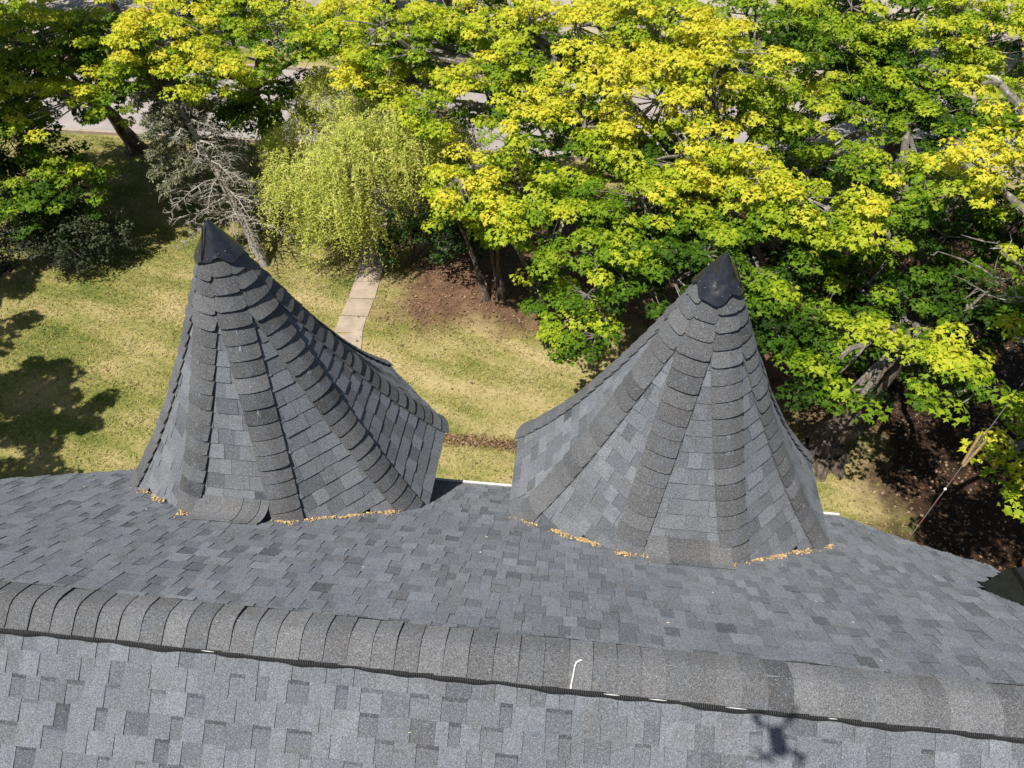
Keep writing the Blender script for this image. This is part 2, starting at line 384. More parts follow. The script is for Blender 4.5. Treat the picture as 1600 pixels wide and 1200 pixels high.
# vent: a rounded, wavy edged strip under the caps
xs = np.arange(-6.6, 4.46, .05); V = []; kk = 11
for x in xs:
    wob = .006 * math.sin(x * 7.3) + .005 * math.sin(x * 13.1 + 1) + .004 * math.sin(x * 29)
    for lv in (0, 1):
        for q in np.linspace(-1, 1, kk):
            u = q * ((.204 + wob) if q < 0 else (.200 + wob * .5)); rho = .10
            p = np.array([x, RY, RZ]) + dl * (-u + math.hypot(u, rho)) / 2 + dr * (u + math.hypot(u, rho)) / 2 + up * (.066 + wob * .9 if lv == 0 else .032)
            V.append(p)
V = np.array(V); Q = []; st = 2 * kk
for i in range(len(xs) - 1):
    for j in range(kk - 1): a = i * st + j; Q.append((a, a + 1, a + st + 1, a + st))
    for j in (0, kk - 1): a = i * st + j; Q.append((a, a + st, a + st + kk, a + kk))
vent = put('ridge_vent', V, np.array(Q), M['vent'], house)
x = -6.6; i = 0
while x < 4.4:
    L = .143 + random.uniform(-.006, .006); jit = random.choice((0, 0, 0, .002, .004, .010)) if x < .4 else random.choice((0, 0, .002))
    Pa = np.array([x - .05, RY + random.uniform(-.004, .004), RZ + .03]); Pb = np.array([x + L, RY + random.uniform(-.004, .004), RZ + .03])
    V, Q = bent_cap(Pa, Pb, dl, dr, up, .192, .194 + random.uniform(-.005, .005), .10, .050, .060 + random.uniform(0, .003), .005, .004, jit=jit, k=13)
    i += 1; tt = min(1, max(.1, random.gauss(.58 + (.06 if i % 3 == 0 else -.02), .11)))
    put('ridge_cap', V, Q, M['cap'], vent, attrs={'tint': np.full(len(Q), tt)}, smooth=False)
    x += L
b = MB(); P = []
for x in np.arange(-6.6, 4.45, .06): P.append(np.array([x, RY, RZ]) + dr * (.203 + .006 * math.sin(x * 5.3) + .004 * math.sin(x * 11 + 2)) + up * (.050 + .006 * math.sin(x * 4.1 + 1) + .004 * math.sin(x * 9.7)))
b.tube(P, .0055, 6); b.build('vent_edge', M['vent'], vent)
# white slivers of sealant and the drip on the ridge
for px, L in ((-2.05, .08), (.36, .09), (.62, .10), (1.05, .12), (1.62, .05)):
    b = MB(); p = np.array([px, RY, RZ]) + dl * .204 + up * .078
    P = [p + np.array([i * L / 4, 0, 0]) + random.uniform(-.002, .002) * up for i in range(5)]; b.tube(P, [.0008, .002, .0024, .002, .0008], 6); b.build('sealant_bead', M['caulk'], vent)
b = MB(); q0 = np.array([.19, RY, RZ]); P = []
for i, (u, dx) in enumerate(((.195, -.02), (.16, -.018), (.12, -.012), (.07, -.008), (.035, .0), (.018, .018), (.012, .034))):
    rho = .10; P.append(q0 + np.array([dx, 0, 0]) + dl * (u + math.hypot(u, rho)) / 2 + dr * (-u + math.hypot(u, rho)) / 2 + up * (.03 + .070))
b.tube(P, [.006, .004, .004, .004, .005, .007, .003], 6); b.build('caulk_streak', M['caulk'], vent)
# eave trim
b = MB()
for xa, xb in ((-3.80, 3.12),): b.box((xa, 4.745, roofz(4.72) - .15), (xb, 4.775, roofz(4.72) - .005))
b.build('drip_edge', M['white'], house)
# walls
def wall_poly(): return [(-6.2, RY), (-6.2, -1.15), (4.1, -1.15), (4.1, RY), (3.35, 2.95), (3.05, 4.0), (2.85, 4.38), (-3.7, 4.38), (-5.3, 3.4), (-6.2, 2.75)]
W_ = wall_poly(); V = [(x, y, 0) for x, y in W_] + [(x, y, roofz(y) - .115) for x, y in W_]; nW = len(W_)
put('wall', V, np.array([(i, (i + 1) % nW, nW + (i + 1) % nW, nW + i) for i in range(nW)]), M['siding'], house)
# side roof and olive gutter at the right-hand notch of the slope
b = MB(); Mx = Matrix.Translation((3.60, 3.26, roofz(3.2) - .07)) @ Matrix.Rotation(math.atan2(-.34, .21), 4, 'Z') @ Matrix.Rotation(R(24), 4, 'Y')
b.box((-.05, .0, -.02), (1.5, .34, .0), Mx); b.box((-.05, .33, -.02), (1.5, .35, .05), Mx); b.build('gutter', M['olive'], house)
b = MB(); V = [(3.78, 3.60, 7.42), (4.35, 3.70, 7.62), (5.3, 2.6, 7.62), (4.5, 2.0, 7.62), (3.85, 3.05, 7.5)]
V = V + [(x, y, z - .25) for x, y, z in V]
put('side_roof', V, [np.array([[4, 3, 2, 1, 0]]), np.array([(i, (i + 1) % 5, 5 + (i + 1) % 5, 5 + i) for i in range(5)])], M['blackroof'], house)

# ------------------------------------------------------------------ turrets
TA, TZE, TZA, TY = 1.555, 7.2, 10.15, 4.42
TN = math.tan(R(22.5))
def prof(t): return TA * (.835 * t + .165 * t ** 4)     # apothem at fraction t below the apex
ts = np.linspace(0, 1, 400); pa = np.array([prof(t) for t in ts]); pz = TZA - ts * (TZA - TZE)
arc = np.concatenate([[0], np.cumsum(np.hypot(np.diff(pa), np.diff(pz)))]); ARC = arc[-1]
harc = np.concatenate([[0], np.cumsum(np.hypot(np.diff(pa) / math.cos(R(22.5)), np.diff(pz)))]); HARC = harc[-1]
def sl(s): return np.interp(s, arc, pa), np.interp(s, arc, pz)
def hp(s): return np.interp(s, harc, pa) / math.cos(R(22.5)), np.interp(s, harc, pz)
T_S = 0; 
def turret(xc, n_sh, dented):
    global T_S
    ax = np.array([xc, TY, 0.])
    # core
    V = []; rows = 24
    for i in range(rows + 1):
        t = max(.004, i / rows)
        for j in range(8):
            a = R(22.5 + 45 * j); r = (prof(t) - .012) / math.cos(R(22.5)) if t > .03 else .002
            V.append((xc + r * math.cos(a), TY + r * math.sin(a), TZA - .02 - t * (TZA - TZE)))
    Q = [(i * 8 + j, i * 8 + (j + 1) % 8, (i + 1) * 8 + (j + 1) % 8, (i + 1) * 8 + j) for i in range(rows) for j in range(8)]
    core = put('turret_roof', V, [np.array(Q), np.array([[rows * 8 + j for j in range(7, -1, -1)]])], M['deck'], house)
    # walls below
    V = []
    for z in (0, TZE - .03):
        for j in range(8):
            a = R(22.5 + 45 * j); r = (TA - .22) / math.cos(R(22.5)); V.append((xc + r * math.cos(a), TY + r * math.sin(a), z))
    put('turret_wall', V, np.array([(j, (j + 1) % 8, 8 + (j + 1) % 8, 8 + j) for j in range(8)]), M['siding'], house)
    # eave trim per face
    fieldm = MB(); pieces = []
    for j in range(8):
        phi = R(45 * j); nf = np.array([math.cos(phi), math.sin(phi), 0]); lt = np.array([-math.sin(phi), math.cos(phi), 0])
        s = ARC; row = 0
        while s - EXPO > .22:
            s1_, s0_ = s, s - EXPO
            a1, z1 = sl(s1_); a0, z0 = sl(s0_ - .03); c1 = ax + nf * a1 + np.array([0, 0, z1]); c0 = ax + nf * a0 + np.array([0, 0, z0])
            tdir = (c1 - c0) / np.linalg.norm(c1 - c0); nn = np.cross(lt, tdir); nn *= np.sign(nn @ (nf + np.array([0, 0, .3])))
            w1, w0 = a1 * TN, a0 * TN
            u = -w1 - random.uniform(0, .15); raised = random.random() < .5
            while u < w1:
                wd = random.uniform(.10, .24); u2 = u + wd
                p1a, p1b = max(u, -w1), min(u2, w1); p0a, p0b = max(u, -w0), min(u2, w0)
                if p1b - p1a > .02:
                    p0a, p0b = min(p0a, w0), max(p0b, -w0)
                    if p0b < p0a: p0a = p0b = (p0a + p0b) / 2
                    h = .0135 if raised else .0085; h += random.uniform(-.001, .003); g = .001
                    dj = random.uniform(-.003, .003) * tdir
                    V = np.array([c0 + lt * (p0a + g) + nn * .0015, c0 + lt * (p0b - g) + nn * .0015, c1 + dj + lt * (p1b - g) + nn * h, c1 + dj + lt * (p1a + g) + nn * h])
                    V = np.concatenate([V, V - nn * .005])
                    mid = V.mean(0)
                    if c1[2] > roofz(c1[1]) - .03 or mid[2] > roofz(mid[1]) - .02 or c1[1] > 4.7:
                        Q = np.array([(3, 2, 1, 0), (3, 7, 6, 2), (0, 4, 7, 3), (2, 6, 5, 1)])
                        tint = min(1, max(0, random.gauss(.62, .09) if raised else random.gauss(.48, .13)))
                        A = [tint, tint * .6, tint * .8, tint * .8]
                        facing = nf @ (np.array([-.3 - xc * .15, -1, 0]))
                        pieces.append((facing if phi else facing, V, Q, A))
                u = u2; raised = not raised
            s -= EXPO
    pieces.sort(key=lambda p: -float(p[0] > .2) * 1000 - np.linalg.norm(p[1][0] - p[1][2]) * 100)
    for i, (fc, V, Q, A) in enumerate(pieces):
        if i < n_sh: put('turret_shingle', V, Q, M['tshingle'], core, attrs={'tint': A})
        else: fieldm.add(V, Q, aq=A)
    tag(fieldm.build('turret_shingle_courses', M['tshingle'], core, attr='tint'), kind='stuff')
    # hip caps
    for j in range(8):
        a = R(22.5 + 45 * j); rd = np.array([math.cos(a), math.sin(a), 0])
        s = HARC; first = True
        while s > .36:
            r1, z1 = hp(s); r0, z0 = hp(s - EXPO - .035)
            Pb = ax + rd * r1 + np.array([0, 0, z1]); Pa = ax + rd * r0 + np.array([0, 0, z0])
            if Pb[2] < roofz(Pb[1]) - .05 and Pb[1] < 4.7: s -= EXPO; continue
            tdir = (Pb - Pa) / np.linalg.norm(Pb - Pa)
            dd = []
            for sg in (-1, 1):
                phi = a + sg * R(22.5); nf = np.array([math.cos(phi), math.sin(phi), 0]); lt = np.array([-math.sin(phi), math.cos(phi), 0])
                am, zm = np.interp(s - .07, harc, pa), 0
                # slope direction in the face
                slope = tdir - (tdir @ lt) * lt; slope /= np.linalg.norm(slope); fn = np.cross(lt, slope); d = np.cross(fn, tdir); d /= np.linalg.norm(d)
                if d @ (lt * sg) < 0: d = -d
                dd.append(d)
            nn = -(dd[0] + dd[1]); nn -= (nn @ tdir) * tdir; nn /= np.linalg.norm(nn)
            half = r1 * math.cos(R(22.5)) * TN
            hw1 = min(.142, half * .96 + .014); hw0 = min(.142, hw1)
            lo = random.uniform(.031, .034); hi = lo + .006 + random.choice((0, 0, .001, .002, .004, .008)) + (.006 if s < .9 else 0)
            V, Q = bent_cap(Pa, Pb + tdir * random.uniform(-.005, .005), dd[0], dd[1], nn, hw0, hw1, .060, lo - .010, hi, .007, random.uniform(.008, .018), 9, random.choice((0, 0, 0, .003, -.002, .006)))
            tt = min(1, max(.05, random.gauss(.36, .11)))
            put('hip_cap', V, Q, M['cap'], core, attrs={'tint': np.full(len(Q), tt)})
            s -= EXPO * (random.uniform(.45, 1.) if first else random.uniform(.95, 1.04)); first = False
    # metal cap: a folded cone with hem, dents, seam and rivets
    seg, rings = 48, 14; V = []; S1 = .34 if dented else .31
    prng = np.random.default_rng(3 if dented else 5); dents = [(prng.uniform(-2.6, -.4), prng.uniform(.10, .30), prng.uniform(.04, .08), prng.uniform(.008, .018)) for _ in range(9 if dented else 5)]
    for i in range(rings + 1):
        f = i / rings
        for j in range(seg):
            th = 2 * math.pi * j / seg
            s_edge = S1 * (1 + .10 * math.sin(th * 3 + (1 if dented else 2.3)) + .05 * math.sin(th * 7))
            s = max(.012, f * s_edge); r, z = hp(s); r = r * .985 + .046 * min(1, s / .3) ** .8 + (.010 * f ** 8)
            r *= 1 - .035 * abs(math.sin(4 * (th - R(22.5))))
            for (dt, ds, dr_, dp) in dents:
                q = ((((th - dt + math.pi) % (2 * math.pi) - math.pi) * r) ** 2 + (s - ds) ** 2) / dr_ ** 2
                if q < 4: r -= dp * math.exp(-q * 1.5)
            z2 = z + .018 * (1 - f) + (.0)
            V.append((xc + r * math.cos(th), TY + r * math.sin(th), z2))
    Q = [(i * seg + j, i * seg + (j + 1) % seg, (i + 1) * seg + (j + 1) % seg, (i + 1) * seg + j) for i in range(rings) for j in range(seg)]
    V = np.array(V); V = np.concatenate([V, [[xc, TY, TZA + .02]]]); nb = len(V) - 1
    T = [(j, nb, (j + 1) % seg) for j in range(seg)]
    mc = put('metal_cap', V, [np.array(Q), np.array(T)], M['metal'], core, smooth=True)
    # seam flange
    b = MB(); th = R(-112 if not dented else -20); P = []
    for s in np.linspace(.03, S1 * 1.0, 8):
        r, z = hp(s); r = r * .985 + .044; P.append((xc + r * math.cos(th), TY + r * math.sin(th), z + .012 * (1 - s)))
    b.tube(P, .006, 6); b.build('seam', M['metal'], core)
    for k in range(9):
        th = R(-165 + 150 * (k % 7) / 6 + prng.uniform(-8, 8)); s = S1 * (prng.uniform(.78, .92) if k < 9 else prng.uniform(.35, .6)); r, z = hp(s); r = r * .985 + .040
        c = np.array([xc + r * math.cos(th), TY + r * math.sin(th), z]); q = .0045; b = MB(); lo = np.array([math.cos(th), math.sin(th), .4]) * .004
        ring = []; aa = np.array([-math.sin(th), math.cos(th), 0]); bb = np.array([-math.cos(th) * .35, -math.sin(th) * .35, .93])
        V = [c + (aa * math.cos(g) + bb * math.sin(g)) * q for g in np.arange(8) * math.pi / 4] + [c + lo + (aa * math.cos(g) + bb * math.sin(g)) * q * .6 for g in np.arange(8) * math.pi / 4]
        Qr = [(g, (g + 1) % 8, 8 + (g + 1) % 8, 8 + g) for g in range(8)]
        put('rivet', V, [np.array(Qr), np.array([list(range(8, 16))])], M['rivet'], core, smooth=True)
    # saddle: bent strips sweeping from the main slope up the front face
    ss = np.linspace(.5, ARC, 300); hit = [s for s in ss if sl(s)[1] < roofz(TY - sl(s)[0])]
    s_h = hit[0]; a_h, z_h = sl(s_h); pj = np.array([TY - a_h, z_h])
    a_u, z_u = sl(s_h - .20); pu = np.array([TY - a_u, z_u]); pd = np.array([pj[0] - .15, roofz(pj[0] - .15)])
    strips = ((-.34, -.16, .6), (-.16, .08, .66), (.08, .16, .5), (.16, .24, .42), (.24, .32, .55)) if not dented else ((-.30, -.13, .62), (-.13, .06, .30), (.06, .22, .34), (.22, .40, .62))
    for k, (xa, xb, tt) in enumerate(strips):
        V = []; n_ = 9; off = .020 + .004 * (k % 2)
        for f in np.linspace(0, 1, n_):
            p = (1 - f) ** 2 * pd + 2 * f * (1 - f) * (pj + np.array([-.015, .02])) + f * f * pu
            tg = 2 * (1 - f) * (pj - pd) + 2 * f * (pu - pj); tg /= np.linalg.norm(tg); nr = np.array([-tg[1], tg[0]])
            sk = .05 * (1 - f) * (-1 if not dented else .3)
            for x_, o_ in ((xa, off - .006), (xa, off), (xb, off + .004), (xb, off - .006)):
                V.append((xc + x_ + sk, p[0] + nr[0] * o_, p[1] + nr[1] * o_))
        Q = []
        for i in range(n_ - 1):
            for q in range(3): a_ = i * 4 + q; Q.append((a_, a_ + 1, a_ + 5, a_ + 4))
        Q += [(0, 3, 2, 1), (4 * n_ - 4, 4 * n_ - 3, 4 * n_ - 2, 4 * n_ - 1)]
        put('saddle_strip', V, np.array(Q), M['cap'], core, attrs={'tint': np.full(len(Q), tt)})
    return core
XL, XR = -2.83, 1.10
turret(XL, 150, False); turret(XR, 150, True)

# joint between a turret and the slope, sampled for the blossom debris
def joint(xc):
    pts = []
    for th in np.linspace(R(-178), R(-2), 400):
        # radius where the octagon surface meets the plane
        ang = (th - 0) % (2 * math.pi); j = round(ang / R(45)); kf = 1 / math.cos(ang - j * R(45))
        best = None
        for s in np.linspace(1.2, ARC, 120):
            a, z = sl(s); y = TY + a * kf * math.sin(th)
            if z < roofz(y): best = (xc + a * kf * math.cos(th), y, roofz(y)); break
        if best: pts.append(best)
    return np.array(pts)
b = MB()
def crumbs(P, i0, i1, n, spread):
    for _ in range(int(n * 1.5)):
        q = P[int(random.uniform(i0, i1) * (len(P) - 1))]
        if math.sin(q[0] * 23) + math.sin(q[0] * 51 + 1) + random.gauss(0, .4) < -.1: continue
        q = q + np.array([random.gauss(0, .03), -abs(random.gauss(0, spread * 1.5)) * (.3 + abs(math.sin(q[0] * 9))) + .015, 0]); q[2] = roofz(q[1]) + .016
        r = random.choice((.005, .007, .009, .012, .020)); d = rng.normal(size=(4, 3)); d /= np.linalg.norm(d, axis=1)[:, None]; d[:, 2] = abs(d[:, 2]) * .6
        b.add(q + d * r, T=[(0, 1, 2), (0, 2, 3), (0, 3, 1), (1, 3, 2)])
sp = MB()
for _ in range(90):
    x_ = random.uniform(-5, 3.6); y_ = random.uniform(.2, 4.2)
    if abs(y_ - RY) < .3 or (y_ > RY and not inside(x_, y_, FAR)): continue
    q = np.array([x_, y_, roofz(y_) + .016]); r = random.uniform(.003, .009); d = rng.normal(size=(4, 3)); d /= np.linalg.norm(d, axis=1)[:, None]; d[:, 2] = abs(d[:, 2]) * .5; d[:, 0] *= random.uniform(1, 2)
    sp.add(q + d * r, T=[(0, 1, 2), (0, 2, 3), (0, 3, 1), (1, 3, 2)])
tag(sp.build('fallen_petals', M['petal']), 'pale petal specks scattered over the main roof slopes', 'petals', kind='stuff')
JL, JR = joint(XL), joint(XR)
for (P, a, c, n_, sp) in ((JL, .06, .22, 160, .02), (JL, .34, .42, 150, .025), (JL, .60, .93, 900, .022), (JR, .03, .1, 90, .02), (JR, .14, .27, 420, .025), (JR, .33, .45, 420, .03), (JR, .58, .66, 260, .03), (JR, .68, .98, 800, .016)): crumbs(P, a, c, n_, sp)
tag(b.build('fallen_blossom', M['blossom']), 'dry tan blossom debris gathered along the foot of both turrets', 'debris', kind='stuff')

# ------------------------------------------------------------------ trees
HALF = [(.30, -.10), (.27, .15), (.60, .36), (.26, .50)]
def leaf_tpl(full):
    if full:
        V = [(0, 0, 0), (0, .42, .03), (0, 1.0, -.16)]; T = []
        for sg in (1, -1):
            o = len(V); V += [(sg * x, y, -.22 * abs(x) - .06 * y) for x, y in HALF]
            f = [(1, 0, o), (1, o, o + 1), (1, o + 1, o + 2), (1, o + 2, o + 3), (1, o + 3, 2)]
            T += f if sg > 0 else [(a, c, b_) for a, b_, c in f]
        return np.array(V, float), np.array(T)
    V = [(0, -.05, 0), (.62, .30, -.15), (.2, .50, -.05), (0, 1, -.18), (-.2, .50, -.05), (-.62, .30, -.15)]
    return np.array(V, float), np.array([(0, 1, 2), (0, 2, 4), (2, 3, 4), (0, 4, 5)])
LEAF = {True: leaf_tpl(True), False: leaf_tpl(False)}
def leaves_mesh(C, N, D, S, tint, full=True, tpl=None, sx=1.):
    """C centres, N normals, D tip directions (n,3); S size; returns V, T, A"""
    TV, TT = tpl if tpl is not None else LEAF[full]
    N = N / (np.linalg.norm(N, axis=1)[:, None] + 1e-9); X = np.cross(D, N); X /= np.linalg.norm(X, axis=1)[:, None] + 1e-9; D = np.cross(N, X)
    V = C[:, None] + S[:, None, None] * (TV[None, :, 0:1] * sx * X[:, None] + TV[None, :, 1:2] * D[:, None] + TV[None, :, 2:3] * N[:, None])
    T = TT[None] + (np.arange(len(C)) * len(TV))[:, None, None]
    return V.reshape(-1, 3), T.reshape(-1, 3), np.repeat(tint, len(TT))
def sines(P, f, ph):
    return (np.sin(P[:, 0] * f + ph) * np.cos(P[:, 1] * f * 1.13 + ph * 2.1) + np.sin(P[:, 2] * f * 1.21 + ph * .7 + P[:, 0] * f * .5)) * .5
def bez(p0, p1, p2, n):
    t = np.linspace(0, 1, n)[:, None]; return (1 - t) ** 2 * p0 + 2 * t * (1 - t) * p1 + t * t * p2
TRI = [0]
def cluster_points(blobs, dens, ph, gap):
    Cs, Ts, Bs = [], [], []
    for bi, (c, r, yel) in enumerate(blobs):
        c, r = np.array(c, float), np.array(r, float); area = 4 * math.pi * ((r[0]*r[1]) ** 1.6 / 3 + (r[0]*r[2]) ** 1.6 / 3 + (r[1]*r[2]) ** 1.6 / 3) ** (1 / 1.6)
        n = int(area * dens); d = rng.normal(size=(n, 3)); d /= np.linalg.norm(d, axis=1)[:, None]
        d = d[d[:, 2] > -.75]; rr = 1.02 - .62 * rng.random(len(d)) ** 1.7
        bulge = 1 + .16 * sines(d * 3, 1.3, ph + bi)
        P = c + d * r * (rr * bulge)[:, None] + rng.normal(size=(len(d), 3)) * .06
        keep = sines(P, 2.1, ph) > gap
        keep &= P[:, 2] > .5
        P, d, rr = P[keep], d[keep], rr[keep]
        t = yel + .03 + .24 * d[:, 2] + .15 * sines(P, 1.4, ph + 3) + rng.normal(size=len(P)) * .09 - .50 * (1 - rr)  # yellower young leaves on top; shade inside the crown painted into the tint
        Cs.append(P); Ts.append(t); Bs.append(np.full(len(P), bi))
    return np.concatenate(Cs), np.concatenate(Ts), np.concatenate(Bs)
def tree(name, label, base, fork, blobs, dens=4.2, per=78, lsize=.098, trunk_r=.22, full=False, ph=0., gap=-.42, group=None, cat='tree', leafm='maple', barkm='bark', crad=.31, stems=None, extra=None, flat=.5, twig_r=.010, trunk_path=None):
    base = np.array(base, float); fork = np.array(fork, float)
    P, tc, bi = cluster_points(blobs, dens, ph, gap)
    # --- leaves
    n = len(P) * per; k = np.repeat(np.arange(len(P)), per)
    d = rng.normal(size=(n, 3)); d /= np.linalg.norm(d, axis=1)[:, None]; d[:, 2] = np.abs(d[:, 2]) * .9 - .25
    sz = np.repeat(rng.uniform(.75, 1.25, len(P)), per)
    C = P[k] + d * np.array([1, 1, flat]) * (crad * sz * (.35 + .65 * rng.random(n) ** .5))[:, None]
    N = d * np.array([.55, .55, .5]) + np.array([0, 0, .75]) + rng.normal(size=(n, 3)) * .33
    D = d * np.array([1, 1, .2]) + np.array([0, 0, -.35]) + rng.normal(size=(n, 3)) * .45
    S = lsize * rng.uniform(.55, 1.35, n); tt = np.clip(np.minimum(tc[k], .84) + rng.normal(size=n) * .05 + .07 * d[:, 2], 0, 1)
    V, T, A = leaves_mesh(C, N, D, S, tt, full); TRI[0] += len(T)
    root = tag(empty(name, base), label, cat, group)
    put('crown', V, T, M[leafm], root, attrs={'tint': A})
    # --- wood
    wd = MB(); br = MB(); tips = []
    for st in (stems or [(base, fork, trunk_r)]):
        b0, f0, r0 = np.array(st[0], float), np.array(st[1], float), st[2]
        if trunk_path is not None: pth = np.array(trunk_path, float); tq = np.linspace(0, 1, len(pth)); q = np.linspace(0, 1, 14); path_ = np.stack([np.interp(q, tq, pth[:, i]) for i in range(3)], 1)
        else: path_ = bez(b0, (b0 + f0) / 2 + np.array([random.uniform(-.15, .15), random.uniform(-.15, .15), .2]), f0, 10)
        path_[1:-1] += rng.normal(size=(len(path_) - 2, 3)) * .025 * (r0 / .2)
        f = np.linspace(0, 1, len(path_)); rad = r0 * (1 - .45 * f) * (1 + .55 * np.exp(-f * 9))
        path_[0, 2] = min(path_[0, 2], 0) - .1
        wd.tube(path_, rad, 14 if r0 > .3 else 8); tips.append((path_[-1], r0 * .55))
        if r0 > .25:                                   # surface roots
            for q in range(7):
                a_ = q * .9 + random.uniform(-.25, .25); dv_ = np.array([math.cos(a_), math.sin(a_), 0]); b_ = np.array([path_[0][0], path_[0][1], 0])
                wd.tube([b_ + dv_ * r0 * .7 + np.array([0, 0, r0 * .7]), b_ + dv_ * r0 * 1.15 + np.array([0, 0, .06]), b_ + dv_ * r0 * 1.5 + np.array([0, 0, -.06]), b_ + dv_ * r0 * 1.9 + np.array([0, 0, -.25])], [r0 * .40, r0 * .36, r0 * .30, r0 * .24], 8, cap=False)
    for b_i, (c, r, yel) in enumerate(blobs):
        c = np.array(c, float); tip, r0 = min(tips, key=lambda q: np.linalg.norm(q[0] - c))
        tgt = c - np.array([0, 0, .3 * r[2]]); ll = np.linalg.norm(tgt - tip)
        pth = bez(tip, (tip + tgt) / 2 + np.array([random.uniform(-.2, .2), random.uniform(-.2, .2), .18 * ll]), tgt, 9); pth[1:-1] += rng.normal(size=(7, 3)) * .05
        rl = min(r0, .035 + .012 * ll + .008 * max(r)); br.tube(pth, np.linspace(rl, rl * .6, 9), 7)
        Pb = P[bi == b_i]
        if not len(Pb): continue
        ns = max(3, min(14, len(Pb) // 9)); seeds = Pb[rng.choice(len(Pb), min(ns, len(Pb)), replace=False)]
        sub = tgt + (seeds - tgt) * .62
        for q in sub:
            o = pth[random.randint(4, 8)]; pp = bez(o, (o + q) / 2 + np.array([0, 0, .12]) + rng.normal(size=3) * .12, q, 6); br.tube(pp, np.linspace(rl * .5, rl * .28, 6), 5)
        dd = np.linalg.norm(Pb[:, None] - sub[None], axis=2); own = dd.argmin(1)
        for i, p in enumerate(Pb):
            q = sub[own[i]]; pp = bez(q, (p + q) / 2 + rng.normal(size=3) * .08, p, 4); br.tube(pp, np.linspace(max(twig_r * 1.3, rl * .2), twig_r * .5, 4), 4, cap=False)
    if extra: extra(br)
    br.build('branches', M['branchbark'], root)
    wd.build('trunk', M[barkm], root); return root
def dead_twigs(start, ends, r=.02):
    def f(wd):
        for e in ends:
            s, e = np.array(start, float), np.array(e, float); L = np.linalg.norm(e - s)
            pp = bez(s, (s + e) / 2 + rng.normal(size=3) * .12 * L, e, 9); pp[1:] += rng.normal(size=(8, 3)) * .025 * L; wd.tube(pp, np.linspace(r, r * .25, 9), 5)
            for k in range(2, 9):
                q = pp[k] + (e - s) / L * random.uniform(.1, .25) + rng.normal(size=3) * .12; m = (pp[k] + q) / 2 + rng.normal(size=3) * .04
                wd.tube([pp[k], m, q], [r * .5, r * .4, r * .15], 4, cap=False)
    return f
GM = 'maples around the lawn and road'
# the big maple in the middle: yellow top, green skirts
tree('maple_tree', 'big maple with glowing yellow top branches behind the two turrets', (5.0, 17.0, 0), (3.6, 17.0, 3.0), [((-4.73, 19.04, 6.11), (1.84, 1.43, 1.01), 0.62), ((-3.20, 17.65, 5.27), (1.80, 1.43, 1.06), 0.62), ((-1.16, 18.33, 6.36), (1.91, 1.51, 1.12), 0.60), ((1.16, 18.32, 6.75), (2.02, 1.55, 1.09), 0.66), ((0.92, 16.25, 6.08), (1.76, 1.36, 0.95), 0.74), ((2.92, 16.88, 6.49), (1.61, 1.36, 1.10), 0.74), ((-0.78, 15.82, 5.20), (1.66, 1.32, 0.98), 0.62), ((2.12, 15.09, 5.49), (1.57, 1.18, 0.78), 0.70), ((-2.10, 15.27, 4.16), (1.55, 1.20, 0.85), 0.60), ((-0.34, 14.20, 4.25), (1.61, 1.28, 0.95), 0.56), ((1.52, 13.99, 4.50), (1.57, 1.25, 0.93), 0.44), ((3.18, 14.48, 4.80), (1.57, 1.18, 0.78), 0.52), ((0.75, 12.50, 3.80), (1.38, 1.14, 0.90), 0.32), ((2.25, 12.76, 3.89), (1.52, 1.28, 1.04), 0.24), ((3.88, 13.14, 4.08), (1.38, 1.21, 1.04), 0.24), ((4.68, 13.73, 4.96), (1.22, 0.92, 0.61), 0.60), ((6.04, 13.31, 4.93), (1.06, 0.79, 0.53), 0.66), ((0.29, 11.41, 3.06), (0.68, 0.62, 0.55), 0.34), ((4.26, 11.92, 3.52), (0.81, 0.81, 0.81), 0.20), ((4.19, 19.25, 6.69), (1.59, 1.27, 0.96), 0.50), ((-2.92, 20.72, 6.25), (1.76, 1.32, 0.88), 0.55), ((-5.59, 19.26, 5.16), (1.41, 1.14, 0.88), 0.62), ((-6.72, 21.09, 5.64), (1.48, 1.20, 0.92), 0.60), ((4.33, 17.37, 5.11), (1.26, 1.10, 0.95), 0.50)],
    trunk_r=.34, ph=1.3, group=GM, gap=-.55, extra=dead_twigs((3.6, 15.2, 4.6), [(2.2, 14.4, 4.6), (4.6, 13.9, 4.7), (3.2, 13.7, 4.4)], .018))
# leaning old maple by the right turret
tree('maple_tree', 'old maple with thick leaning pale-barked trunk beside the right turret', (6.1, 11.1, 0), (7.7, 12.9, 2.6), [((6.19, 9.94, 4.31), (1.15, 0.84, 0.52), 0.50), ((5.65, 12.44, 2.74), (1.27, 1.10, 0.92), 0.24), ((7.40, 13.77, 3.01), (1.76, 1.32, 0.88), 0.18), ((8.44, 12.65, 3.63), (1.22, 1.01, 0.81), 0.20), ((6.64, 14.36, 2.67), (1.38, 1.15, 0.92), 0.18), ((6.82, 9.24, 4.28), (0.50, 0.44, 0.39), 0.30), ((5.71, 10.01, 3.31), (0.55, 0.41, 0.27), 0.40), ((4.81, 10.62, 2.89), (0.47, 0.51, 0.55), 0.28)],
    trunk_r=.43, ph=2.2, group=GM, trunk_path=[(6.08, 11.08, -.35), (6.1, 11.1, .1), (6.16, 11.18, .5), (6.45, 11.48, 1.0), (6.95, 11.95, 1.6), (7.5, 12.6, 2.3), (7.7, 12.9, 2.6)])
